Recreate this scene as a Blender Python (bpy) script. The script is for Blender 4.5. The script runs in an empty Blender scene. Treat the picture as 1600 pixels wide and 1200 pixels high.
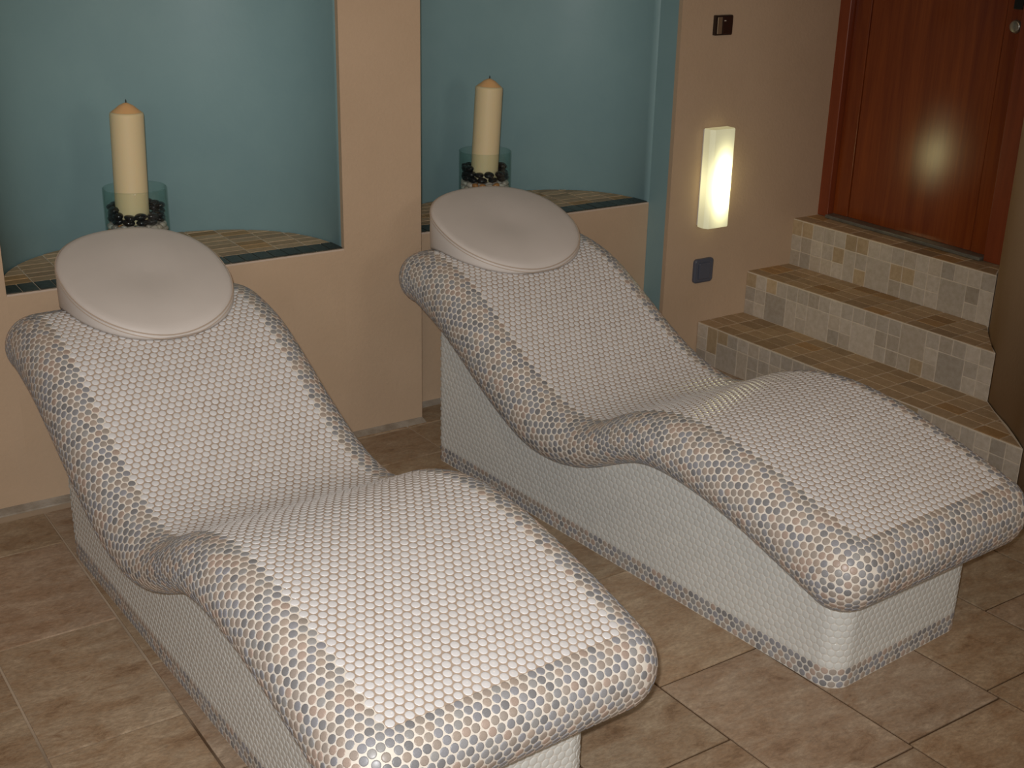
import bpy, bmesh, math, random
import numpy as np
from math import sin, cos, pi, radians, sqrt, atan2
from mathutils import Matrix, Vector

random.seed(11)
rng = np.random.default_rng(5)
S = bpy.context.scene
COL = S.collection

# ------------------------------------------------------------------ helpers
def V(*a): return np.array(a, float)

def link(name, me, parent=None):
    o = bpy.data.objects.new(name, me); COL.objects.link(o)
    if parent is not None: o.parent = parent
    return o

def empty(name, loc=(0, 0, 0), rz=0.0, parent=None):
    o = bpy.data.objects.new(name, None); COL.objects.link(o)
    o.empty_display_size = .1
    o.location = loc; o.rotation_euler = (0, 0, rz)
    if parent is not None: o.parent = parent
    return o

def tag(o, label=None, cat=None, group=None, kind=None):
    if label: o['label'] = label
    if cat: o['category'] = cat
    if group: o['group'] = group
    if kind: o['kind'] = kind
    return o

class MB:
    """collects geometry for one mesh"""
    def __init__(s): s.v = []; s.f = []; s.m = []; s.c = []; s.n = 0
    def add(s, vs, fs, mi=0, col=None):
        b = s.n
        s.v.extend([tuple(map(float, p)) for p in vs]); s.n += len(vs)
        s.f.extend([tuple(i + b for i in f) for f in fs]); s.m.extend([mi] * len(fs))
        s.c.extend([col if col is not None else (1, 1, 1, 1)] * len(vs))
    def box(s, p0, p1, mi=0, col=None):
        x0, y0, z0 = p0; x1, y1, z1 = p1
        s.add([(x0,y0,z0),(x1,y0,z0),(x1,y1,z0),(x0,y1,z0),(x0,y0,z1),(x1,y0,z1),(x1,y1,z1),(x0,y1,z1)],
              [(0,3,2,1),(4,5,6,7),(0,1,5,4),(1,2,6,5),(2,3,7,6),(3,0,4,7)], mi, col)
    def prism(s, poly, z0, z1, mi=0, col=None):
        n = len(poly)
        s.add([(x, y, z0) for x, y in poly] + [(x, y, z1) for x, y in poly],
              [tuple(reversed(range(n))), tuple(range(n, 2*n))] + [(i, (i+1) % n, n + (i+1) % n, n + i) for i in range(n)], mi, col)
    def lathe(s, prof, seg=48, c=(0, 0), mi=0, col=None, capb=True, capt=True):
        vs = []; fs = []
        for r, z in prof:
            for k in range(seg):
                a = 2*pi*k/seg; vs.append((c[0] + r*cos(a), c[1] + r*sin(a), z))
        for i in range(len(prof) - 1):
            for k in range(seg):
                k2 = (k+1) % seg
                fs.append((i*seg+k, i*seg+k2, (i+1)*seg+k2, (i+1)*seg+k))
        if capb: fs.append(tuple(reversed(range(seg))))
        if capt: fs.append(tuple((len(prof)-1)*seg + k for k in range(seg)))
        s.add(vs, fs, mi, col)
    def mesh(s, name, mats, smooth=False, bevel=None):
        me = bpy.data.meshes.new(name); me.from_pydata(s.v, [], s.f)
        for m in (mats if isinstance(mats, (list, tuple)) else [mats]): me.materials.append(m)
        me.polygons.foreach_set('material_index', s.m)
        if any(c != (1, 1, 1, 1) for c in s.c):
            at = me.color_attributes.new('tint', 'FLOAT_COLOR', 'POINT')
            at.data.foreach_set('color', np.array(s.c, 'f').ravel())
        if smooth: me.polygons.foreach_set('use_smooth', [True] * len(me.polygons))
        me.update(); return me
    def build(s, name, mats, parent=None, smooth=False, bevel=None):
        o = link(name, s.mesh(name, mats, smooth), parent)
        if bevel:
            m = o.modifiers.new('bevel', 'BEVEL'); m.width = bevel; m.segments = 3; m.limit_method = 'ANGLE'; m.angle_limit = radians(35)
            m.harden_normals = False
        return o

# ------------------------------------------------------------------ materials
def mat(name, base=(.5, .5, .5), rough=.6, spec=.5, metal=0.0, **kw):
    m = bpy.data.materials.new(name); m.use_nodes = True
    b = m.node_tree.nodes['Principled BSDF']
    b.inputs['Base Color'].default_value = (*base, 1); b.inputs['Roughness'].default_value = rough
    b.inputs['Specular IOR Level'].default_value = spec; b.inputs['Metallic'].default_value = metal
    for k, v in kw.items(): b.inputs[k].default_value = v
    return m
def nodes(m): return m.node_tree.nodes, m.node_tree.links, m.node_tree.nodes['Principled BSDF']
def N(ns, t, **kw):
    n = ns.new(t)
    for k, v in kw.items():
        if k in n.inputs.keys(): n.inputs[k].default_value = v
        else: setattr(n, k, v)
    return n
def mixc(ns, ls, fac, a, b, blend='MIX'):
    n = ns.new('ShaderNodeMix'); n.data_type = 'RGBA'; n.blend_type = blend
    for i, x in ((0, fac), (6, a), (7, b)):
        if hasattr(x, 'is_linked') or hasattr(x, 'links'): ls.new(x, n.inputs[i])
        else: n.inputs[i].default_value = x if i == 0 else (*x, 1) if len(x) == 3 else x
    return n.outputs[2]
def noise_mat(name, ca, cb, scale=5, rough=.6, spec=.5, detail=4, bump=0.0, bscale=60, lo=.35, hi=.65, coord='Object', stretch=None, tint=False, rvar=0.0):
    m = mat(name, ca, rough, spec); ns, ls, b = nodes(m)
    tc = ns.new('ShaderNodeTexCoord'); src = tc.outputs[coord]
    if stretch:
        mp = ns.new('ShaderNodeMapping'); mp.inputs['Scale'].default_value = stretch; ls.new(src, mp.inputs['Vector']); src = mp.outputs[0]
    nz = N(ns, 'ShaderNodeTexNoise', Scale=scale, Detail=detail, Roughness=.6); ls.new(src, nz.inputs['Vector'])
    mr = N(ns, 'ShaderNodeMapRange'); mr.inputs[1].default_value = lo; mr.inputs[2].default_value = hi; ls.new(nz.outputs[0], mr.inputs[0])
    c = mixc(ns, ls, mr.outputs[0], ca, cb)
    if tint:
        at = ns.new('ShaderNodeAttribute'); at.attribute_name = 'tint'
        c = mixc(ns, ls, 1.0, c, at.outputs['Color'], 'MULTIPLY')
    ls.new(c, b.inputs['Base Color'])
    if bump:
        n2 = N(ns, 'ShaderNodeTexNoise', Scale=bscale, Detail=5); ls.new(tc.outputs[coord], n2.inputs['Vector'])
        bp = ns.new('ShaderNodeBump'); bp.inputs['Strength'].default_value = bump; bp.inputs['Distance'].default_value = .004
        ls.new(n2.outputs[0], bp.inputs['Height']); ls.new(bp.outputs[0], b.inputs['Normal'])
    return m
def tint_mat(name, rough, spec=.5, speck=0.0):
    m = mat(name, (1, 1, 1), rough, spec); ns, ls, b = nodes(m)
    at = ns.new('ShaderNodeAttribute'); at.attribute_name = 'tint'
    c = at.outputs['Color']
    if speck:
        tc = ns.new('ShaderNodeTexCoord'); nz = N(ns, 'ShaderNodeTexNoise', Scale=600, Detail=2); ls.new(tc.outputs['Object'], nz.inputs['Vector'])
        mr = N(ns, 'ShaderNodeMapRange'); mr.inputs[1].default_value = .3; mr.inputs[2].default_value = .7
        mr.inputs[3].default_value = 1 - speck; mr.inputs[4].default_value = 1 + speck; ls.new(nz.outputs[0], mr.inputs[0])
        c = mixc(ns, ls, 1.0, c, mr.outputs[0], 'MULTIPLY')
    ls.new(c, b.inputs['Base Color']); return m

TAN = noise_mat('tan_plaster', (.52, .375, .245), (.55, .40, .265), 3, .75, .3, bump=.25, bscale=90)
BLUE = noise_mat('blue_plaster', (.245, .385, .40), (.265, .41, .42), 4, .5, .35, bump=.10, bscale=70)
CEIL = noise_mat('ceiling_paint', (.70, .66, .60), (.74, .70, .64), 3, .9, .2)
WHITE_TILE = tint_mat('glazed_white_tile', .09, .5)
STONE_TILE = tint_mat('matt_porcelain_tile', .36, .4, speck=.10)
GROUT_TAN = noise_mat('tan_grout', (.42, .325, .245), (.53, .43, .34), 25, .85, .2)
GROUT_CREAM = noise_mat('cream_grout', (.74, .68, .59), (.82, .77, .68), 25, .85, .2)
GROUT_GREY = noise_mat('pale_grout', (.62, .60, .54), (.70, .67, .60), 25, .85, .2)
VINYL = noise_mat('cream_vinyl', (.62, .57, .52), (.66, .61, .56), 3, .48, .35, bump=.05, bscale=400)
WAX = mat('ivory_wax', (.80, .65, .38), .5, .3, **{'Subsurface Weight': .25, 'Subsurface Scale': .02, 'Subsurface Radius': (1, .5, .25)})
WAXTOP = mat('warm_lit_wax_tip', (.86, .50, .22), .5, .3, **{'Subsurface Weight': .3, 'Subsurface Scale': .02, 'Subsurface Radius': (1, .5, .25)})  # warm light from above is put into the tip's orange colour
WICK = mat('black_wick', (.02, .018, .015), .9)
def glass_mat():
    m = bpy.data.materials.new('greenish_glass'); m.use_nodes = True; ns, ls = m.node_tree.nodes, m.node_tree.links; ns.clear()
    o = ns.new('ShaderNodeOutputMaterial'); t = ns.new('ShaderNodeBsdfTransparent'); g = ns.new('ShaderNodeBsdfGlossy'); g.inputs['Roughness'].default_value = .03
    lw = ns.new('ShaderNodeLayerWeight'); lw.inputs['Blend'].default_value = .3
    # absorption grows at grazing angles, as through a real curved glass wall
    c = mixc(ns, ls, lw.outputs['Facing'], (.965, .99, .98), (.83, .92, .90)); ls.new(c, t.inputs['Color'])
    pw = ns.new('ShaderNodeMath'); pw.operation = 'POWER'; ls.new(lw.outputs['Facing'], pw.inputs[0]); pw.inputs[1].default_value = 2.5
    fr_ = ns.new('ShaderNodeMath'); fr_.operation = 'MULTIPLY_ADD'; ls.new(pw.outputs[0], fr_.inputs[0]); fr_.inputs[1].default_value = .45; fr_.inputs[2].default_value = .035
    mx = ns.new('ShaderNodeMixShader'); ls.new(fr_.outputs[0], mx.inputs[0]); ls.new(t.outputs[0], mx.inputs[1]); ls.new(g.outputs[0], mx.inputs[2]); ls.new(mx.outputs[0], o.inputs['Surface'])
    return m
GLASS = glass_mat()
PEB_BLACK = mat('black_polished_pebble', (.012, .012, .014), .12, .5)
PEB_MIX = tint_mat('polished_pebble', .25, .5, speck=.15)
SWITCH = mat('blue_grey_plastic', (.085, .095, .125), .3, .5)
DARKFRAME = mat('dark_bronze_frame', (.022, .013, .010), .25, .5)
BRASS = mat('dull_brass', (.36, .27, .17), .3, .5, .6)
DARKMIRROR = mat('dark_reader_face', (.035, .017, .012), .12, .5)
STEEL = mat('satin_steel', (.42, .42, .38), .3, .5, .9)
BLACKMETAL = mat('dark_steel', (.05, .05, .05), .25, .5, .8)
STRIP = noise_mat('grey_threshold', (.10, .095, .08), (.16, .15, .12), 20, .3, .5)

# stone of the small square mosaic (steps and ledges)
MOSAIC = noise_mat('tumbled_stone', (.46, .395, .305), (.54, .475, .39), 55, .6, .35, bump=.3, bscale=150, tint=True)
MOSAIC_DARK = noise_mat('dark_green_stone', (.022, .030, .026), (.05, .055, .045), 40, .35, .5, bump=.3, bscale=120, tint=True)
MGROUT = noise_mat('stair_grout', (.66, .57, .44), (.72, .63, .50), 30, .9, .2)
def grout_floor():
    m = mat('floor_grout', (.1, .06, .03), .9, .2); ns, ls, b = nodes(m)
    tc = ns.new('ShaderNodeTexCoord'); sp = ns.new('ShaderNodeSeparateXYZ'); ls.new(tc.outputs['Object'], sp.inputs[0])
    nz = N(ns, 'ShaderNodeTexNoise', Scale=2.2, Detail=3); ls.new(tc.outputs['Object'], nz.inputs['Vector'])
    ad = ns.new('ShaderNodeMath'); ad.operation = 'MULTIPLY_ADD'; ad.inputs[1].default_value = 1.4; ls.new(nz.outputs[0], ad.inputs[0]); ls.new(sp.outputs['Y'], ad.inputs[2])
    mr = N(ns, 'ShaderNodeMapRange'); mr.inputs[1].default_value = 2.75; mr.inputs[2].default_value = 3.35; ls.new(ad.outputs[0], mr.inputs[0])
    ls.new(mixc(ns, ls, mr.outputs[0], (.10, .060, .032), (.50, .40, .29)), b.inputs['Base Color']); return m
FGROUT = grout_floor()

def floor_mat():
    m = mat('mottled_stone_floor', (.3, .2, .12), .42, .4); ns, ls, b = nodes(m)
    tc = ns.new('ShaderNodeTexCoord'); at = ns.new('ShaderNodeAttribute'); at.attribute_name = 'tint'
    # offset the pattern per tile with the tint's alpha-like variation
    sc = ns.new('ShaderNodeVectorMath'); sc.operation = 'SCALE'; sc.inputs['Scale'].default_value = 37.0; ls.new(at.outputs['Color'], sc.inputs[0])
    ad = ns.new('ShaderNodeVectorMath'); ad.operation = 'ADD'; ls.new(tc.outputs['Object'], ad.inputs[0]); ls.new(sc.outputs[0], ad.inputs[1])
    mp = ns.new('ShaderNodeMapping'); mp.inputs['Scale'].default_value = (1, 1.9, 1); mp.inputs['Rotation'].default_value = (0, 0, .35); ls.new(ad.outputs[0], mp.inputs[0])
    n1 = N(ns, 'ShaderNodeTexNoise', Scale=8, Detail=12, Roughness=.74, Distortion=.4); ls.new(mp.outputs[0], n1.inputs['Vector'])
    r = ns.new('ShaderNodeValToRGB'); ls.new(n1.outputs[0], r.inputs[0])
    e = r.color_ramp.elements; e[0].position = .30; e[0].color = (.20, .118, .064, 1); e[1].position = .68; e[1].color = (.50, .385, .265, 1)
    x = e.new(.43); x.color = (.335, .226, .138, 1); x = e.new(.55); x.color = (.385, .285, .19, 1)
    n2 = N(ns, 'ShaderNodeTexNoise', Scale=9, Detail=10, Roughness=.75, Distortion=1.2); ls.new(mp.outputs[0], n2.inputs['Vector'])
    mr = N(ns, 'ShaderNodeMapRange'); mr.inputs[1].default_value = .58; mr.inputs[2].default_value = .70; ls.new(n2.outputs[0], mr.inputs[0])
    mu = ns.new('ShaderNodeMath'); mu.operation = 'MULTIPLY'; mu.inputs[1].default_value = .62; ls.new(mr.outputs[0], mu.inputs[0])
    c = mixc(ns, ls, mu.outputs[0], r.outputs[0], (.19, .085, .03))
    c = mixc(ns, ls, 1.0, c, at.outputs['Color'], 'MULTIPLY')
    n4 = N(ns, 'ShaderNodeTexNoise', Scale=75, Detail=6, Roughness=.7); ls.new(mp.outputs[0], n4.inputs['Vector'])
    m4 = N(ns, 'ShaderNodeMapRange'); m4.inputs[1].default_value = .3; m4.inputs[2].default_value = .7; m4.inputs[3].default_value = .74; m4.inputs[4].default_value = 1.22; ls.new(n4.outputs[0], m4.inputs[0])
    c = mixc(ns, ls, 1.0, c, m4.outputs[0], 'MULTIPLY')
    ls.new(c, b.inputs['Base Color'])
    n3 = N(ns, 'ShaderNodeTexNoise', Scale=70, Detail=6, Roughness=.7); ls.new(mp.outputs[0], n3.inputs['Vector'])
    bp = ns.new('ShaderNodeBump'); bp.inputs['Strength'].default_value = .35; bp.inputs['Distance'].default_value = .003
    ls.new(n3.outputs[0], bp.inputs['Height']); ls.new(bp.outputs[0], b.inputs['Normal'])
    return m
FLOOR = floor_mat()

def wood_mat(name, ca, cb, rot=False, rough=.2, scale=1.0):
    m = mat(name, ca, rough, .5); ns, ls, b = nodes(m)
    tc = ns.new('ShaderNodeTexCoord'); mp = ns.new('ShaderNodeMapping'); mp.inputs['Scale'].default_value = (14*scale, 14*scale, .9*scale)
    ls.new(tc.outputs['Object'], mp.inputs[0])
    n1 = N(ns, 'ShaderNodeTexNoise', Scale=1.6, Detail=7, Roughness=.6, Distortion=.5); ls.new(mp.outputs[0], n1.inputs['Vector'])
    mp2 = ns.new('ShaderNodeMapping'); mp2.inputs['Scale'].default_value = (120, 120, 4); ls.new(tc.outputs['Object'], mp2.inputs[0])
    n2 = N(ns, 'ShaderNodeTexNoise', Scale=1.5, Detail=4); ls.new(mp2.outputs[0], n2.inputs['Vector'])
    a = ns.new('ShaderNodeMath'); a.operation = 'MULTIPLY_ADD'; a.inputs[1].default_value = .35; ls.new(n2.outputs[0], a.inputs[0]); ls.new(n1.outputs[0], a.inputs[2])
    mr = N(ns, 'ShaderNodeMapRange'); mr.inputs[1].default_value = .45; mr.inputs[2].default_value = .9; ls.new(a.outputs[0], mr.inputs[0])
    c = mixc(ns, ls, mr.outputs[0], ca, cb); ls.new(c, b.inputs['Base Color'])
    b.inputs['Coat Weight'].default_value = .3; b.inputs['Coat Roughness'].default_value = .17
    return m
WOOD = wood_mat('red_brown_timber', (.13, .020, .0035), (.25, .055, .009))
WOOD_F = wood_mat('red_timber_frame', (.17, .030, .008), (.26, .055, .016), rough=.35)
GROOVE = mat('dark_groove', (.03, .008, .003), .6)

# ------------------------------------------------------------------ camera
F_PX = 1986.77; PITCH = radians(21.22); ROLL = radians(1.27); YAW = radians(34.32); CH = 1.7
fw = V(sin(YAW)*cos(PITCH), cos(YAW)*cos(PITCH), -sin(PITCH)); r0 = V(cos(YAW), -sin(YAW), 0); u0 = np.cross(r0, fw)
rr = cos(ROLL)*r0 + sin(ROLL)*u0; uu = -sin(ROLL)*r0 + cos(ROLL)*u0
cam = bpy.data.cameras.new('camera'); co = bpy.data.objects.new('camera', cam); COL.objects.link(co)
cam.sensor_fit = 'HORIZONTAL'; cam.sensor_width = 36; cam.lens = F_PX/1600*36; cam.clip_start = .05; cam.clip_end = 50
M = Matrix.Identity(4)
for i in range(3): M[i][0] = rr[i]; M[i][1] = uu[i]; M[i][2] = -fw[i]
M[2][3] = CH
co.matrix_world = M; S.camera = co

# ------------------------------------------------------------------ mosaic discs
SEG = 12
_a = np.arange(SEG)*2*pi/SEG
def discs(P, T1, T2, Nn, rad, tints, dome=(-.0007, .0005, .0009)):
    """P centre, T1/T2 tangent axes (scaled), Nn normal, -> verts, faces, colours of domed penny tiles"""
    n = len(P)
    rings = [(1.0, dome[0]), (.945, dome[1]), (.76, dome[2])]
    vs = np.zeros((n, SEG*3, 3))
    for k, (q, h) in enumerate(rings):
        c = (np.cos(_a)*q*rad)[None, :, None]; s_ = (np.sin(_a)*q*rad)[None, :, None]
        vs[:, k*SEG:(k+1)*SEG] = P[:, None] + T1[:, None]*c + T2[:, None]*s_ + Nn[:, None]*h
    base = (np.arange(n)*SEG*3)[:, None, None]
    k = np.arange(SEG); k2 = (k+1) % SEG
    q1 = np.stack([k, k2, SEG+k2, SEG+k], 1); q2 = q1 + SEG
    quads = (np.concatenate([q1, q2])[None] + base).reshape(-1, 4)
    tops = (np.arange(2*SEG, 3*SEG)[None] + (np.arange(n)*SEG*3)[:, None])
    cols = np.repeat(tints, SEG*3, axis=0)
    return vs.reshape(-1, 3), quads, tops, cols
def disc_mesh(name, P, T1, T2, Nn, rad, tints, material, dome=(-.0007, .0005, .0009)):
    vs, quads, tops, cols = discs(P, T1, T2, Nn, rad, tints, dome)
    me = bpy.data.meshes.new(name)
    nq, nt = len(quads), len(tops)
    me.vertices.add(len(vs)); me.vertices.foreach_set('co', vs.astype('f').ravel())
    me.loops.add(nq*4 + nt*SEG); me.loops.foreach_set('vertex_index', np.concatenate([quads.ravel(), tops.ravel()]).astype('i'))
    me.polygons.add(nq + nt)
    ls_ = np.concatenate([np.arange(nq)*4, nq*4 + np.arange(nt)*SEG]); me.polygons.foreach_set('loop_start', ls_.astype('i'))
    me.polygons.foreach_set('use_smooth', [True]*(nq+nt))
    me.update(calc_edges=True); me.validate()
    at = me.color_attributes.new('tint', 'FLOAT_COLOR', 'POINT')
    at.data.foreach_set('color', np.concatenate([cols, np.ones((len(cols), 1))], 1).astype('f').ravel())
    me.materials.append(material)
    return me

GREYS = [(.275, .278, .290), (.315, .316, .322), (.235, .235, .238), (.335, .33, .318), (.295, .298, .318)]
BEIGES = [(.42, .35, .29), (.39, .33, .28), (.44, .345, .285), (.37, .325, .28)]
def border_tints(n):
    out = np.zeros((n, 3))
    for i in range(n):
        pal = GREYS if rng.random() < .57 else BEIGES
        out[i] = np.array(pal[rng.integers(len(pal))])*rng.uniform(.93, 1.07)
    return out
def white_tints(n, c=(.75, .745, .74)):
    return np.array(c)[None]*rng.uniform(.965, 1.03, (n, 1))

# ------------------------------------------------------------------ the lounger
TP = .0193                     # tile pitch
ROW = TP*sqrt(3)/2
HW = 13*TP                     # half width of the white field
TC = .2625                     # half width of the flat top
RB_ = .0825                    # edge roll
RC = .012                       # plan corner
top_n = [(-.17, .656), (-.11, .665), (-.047, .660), (.08, .629), (.207, .565), (.333, .493), (.46, .430), (.587, .393),
         (.65, .388), (.713, .402), (.84, .471), (.967, .513), (1.093, .5225), (1.22, .510), (1.347, .484), (1.473, .453), (1.60, .416)]
bot_n = [(-.21, .522), (-.12, .498), (-.062, .474), (-.019, .457), (.031, .435), (.1, .396), (.155, .366), (.195, .341), (.261, .307), (.307, .285),
         (.364, .259), (.427, .237), (.487, .228), (.545, .228), (.602, .236), (.657, .249), (.71, .268), (.761, .293), (.81, .318), (.859, .341),
         (.906, .358), (.953, .367), (1.0, .369), (1.069, .365), (1.136, .357), (1.202, .344), (1.266, .329), (1.328, .311), (1.39, .292), (1.449, .273), (1.507, .256), (1.60, .232)]
def spline(nodes_, xs):
    X = np.array([a for a, b in nodes_]); Y = np.array([b for a, b in nodes_])
    m = np.gradient(Y, X)
    i = np.clip(np.searchsorted(X, xs) - 1, 0, len(X)-2); h = X[i+1]-X[i]; t = (xs - X[i])/h
    return (2*t**3-3*t**2+1)*Y[i] + (t**3-2*t**2+t)*h*m[i] + (-2*t**3+3*t**2)*Y[i+1] + (t**3-t**2)*h*m[i+1]
s_f = np.linspace(-.17, 1.58, 701)
z_f = spline(top_n, s_f)
ker = np.ones(25)/25
z_f = np.convolve(np.pad(z_f, 12, mode='reflect', reflect_type='odd'), ker, 'valid')
bs = np.linspace(-.21, 1.60, 900); bz = spline(bot_n, bs)
bz = np.convolve(np.pad(bz, 20, mode='reflect', reflect_type='odd'), np.ones(41)/41, 'valid')
ds = np.gradient(s_f); dz = np.gradient(z_f); L_ = np.hypot(ds, dz); tx, tz = ds/L_, dz/L_
# softened normals for the match between top and underside
k2 = np.ones(81)/81
sm = lambda a: np.convolve(np.pad(a, 40, mode='edge'), k2, 'valid')
ntx, ntz = -sm(tz), sm(tx)
bott = []
for i in range(len(s_f)):
    d = np.abs((bs - s_f[i])*ntz[i] - (bz - z_f[i])*ntx[i]); j = int(np.argmin(d)); bott.append((bs[j], bz[j]))
bott = np.array(bott)
bott[:, 0] = sm(np.maximum.accumulate(bott[:, 0])); bott[:, 1] = np.interp(bott[:, 0], bs, bz)
A_f = np.concatenate([[0], np.cumsum(np.hypot(np.diff(s_f), np.diff(z_f)))]); LEN = A_f[-1]
MID = np.stack([(s_f + bott[:, 0])/2, (z_f + bott[:, 1])/2], 1); HV = np.stack([(s_f - bott[:, 0])/2, (z_f - bott[:, 1])/2], 1)
def at_(A):
    A = np.clip(A, 0, LEN)
    m = np.stack([np.interp(A, A_f, MID[:, 0]), np.interp(A, A_f, MID[:, 1])], -1)
    h = np.stack([np.interp(A, A_f, HV[:, 0]), np.interp(A, A_f, HV[:, 1])], -1)
    return m, h
def slab_point(A, t, phi, da=0.0, dt=0.0):
    """A along the top, t across, phi roll angle, (da,dt) outward in plan -> (x=t, y=-s, z)"""
    A, t, phi, da, dt = [np.atleast_1d(np.asarray(q, float)) for q in (A, t, phi, da, dt)]
    A, t, phi, da, dt = np.broadcast_arrays(A, t, phi, da, dt)
    m, h = at_(A)
    e = np.stack([h[:, 1], -h[:, 0]], 1); e /= np.linalg.norm(e, axis=1, keepdims=True)
    r_ = RB_*np.sin(phi)
    sz = m + h*np.cos(phi)[:, None] + e*(r_*da)[:, None]
    return np.stack([t + r_*dt, -sz[:, 0], sz[:, 1]], 1)
def unrolled(A, t):
    """unrolled lattice coordinates (may lie outside the flat top) -> slab_point arguments"""
    A = np.asarray(A, float); t = np.asarray(t, float)
    A0, A1, tc = RC, LEN-RC, TC-RC
    pa = np.clip(A, A0, A1); pt = np.clip(t, -tc, tc)
    va, vt = A-pa, t-pt; rho = np.hypot(va, vt); ok = rho > 1e-9
    da = np.where(ok, va/np.maximum(rho, 1e-9), 0); dt = np.where(ok, vt/np.maximum(rho, 1e-9), 0)
    fl_ = np.minimum(rho, RC)
    _, h = at_(pa); hl = np.linalg.norm(h, axis=-1)
    phi = np.maximum(rho-RC, 0)/((RB_+hl)/2)
    return pa + da*fl_, pt + dt*fl_, phi, da, dt
def surf(A, t): return slab_point(*unrolled(A, t))

def slab_core():
    """grout body of the slab"""
    # perimeter stations (unrolled direction) and rings
    A0, A1, tc = RC, LEN-RC, TC-RC
    per = []
    for A in np.linspace(A0, A1, 170): per.append((A, tc, 0, 1))
    for th in np.linspace(0, pi/2, 14)[1:]: per.append((A1, tc, sin(th), cos(th)))
    for t in np.linspace(tc, -tc, 14)[1:]: per.append((A1, t, 1, 0))
    for th in np.linspace(0, pi/2, 14)[1:]: per.append((A1, -tc, cos(th), -sin(th)))
    for A in np.linspace(A1, A0, 170)[1:]: per.append((A, -tc, 0, -1))
    for th in np.linspace(0, pi/2, 14)[1:]: per.append((A0, -tc, -sin(th), -cos(th)))
    for t in np.linspace(-tc, tc, 14)[1:]: per.append((A0, t, -1, 0))
    for th in np.linspace(0, pi/2, 14)[1:-1]: per.append((A0, tc, -cos(th), sin(th)))
    per = np.array(per); n = len(per)
    verts = []; rings = []
    rings.append(slab_point(per[:, 0], per[:, 1], 0, per[:, 2], per[:, 3]) * 1.0)
    for ph in np.linspace(0, pi, 17):
        rings.append(slab_point(per[:, 0]+per[:, 2]*RC, per[:, 1]+per[:, 3]*RC, ph, per[:, 2], per[:, 3]))
    rings.append(slab_point(per[:, 0], per[:, 1], pi, per[:, 2], per[:, 3]))
    verts = np.concatenate(rings); fs = []
    nr = len(rings)
    for k in range(nr-1):
        for i in range(n):
            j = (i+1) % n; fs.append((k*n+i, k*n+j, (k+1)*n+j, (k+1)*n+i))
    mb = MB(); mb.add(verts, fs, 1)
    # flat top and underside strips
    for phi_, flip in ((0, False), (pi, True)):
        As = np.linspace(A0, A1, 170); ts = [-tc, -.18, -.09, 0, .09, .18, tc]
        g = [slab_point(As, np.full(len(As), t_), phi_) for t_ in ts]
        f2 = []
        for a in range(len(ts)-1):
            for i in range(len(As)-1):
                q = (a*len(As)+i, (a+1)*len(As)+i, (a+1)*len(As)+i+1, a*len(As)+i+1)
                f2.append(q if flip else tuple(reversed(q)))
        mb.add(np.concatenate(g), f2, 0 if not flip else 1)
    # sink the grout slightly beneath the tile faces is done by the dome heights
    return mb.mesh('slab', [GROUT_TAN, GROUT_CREAM], smooth=True)

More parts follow.
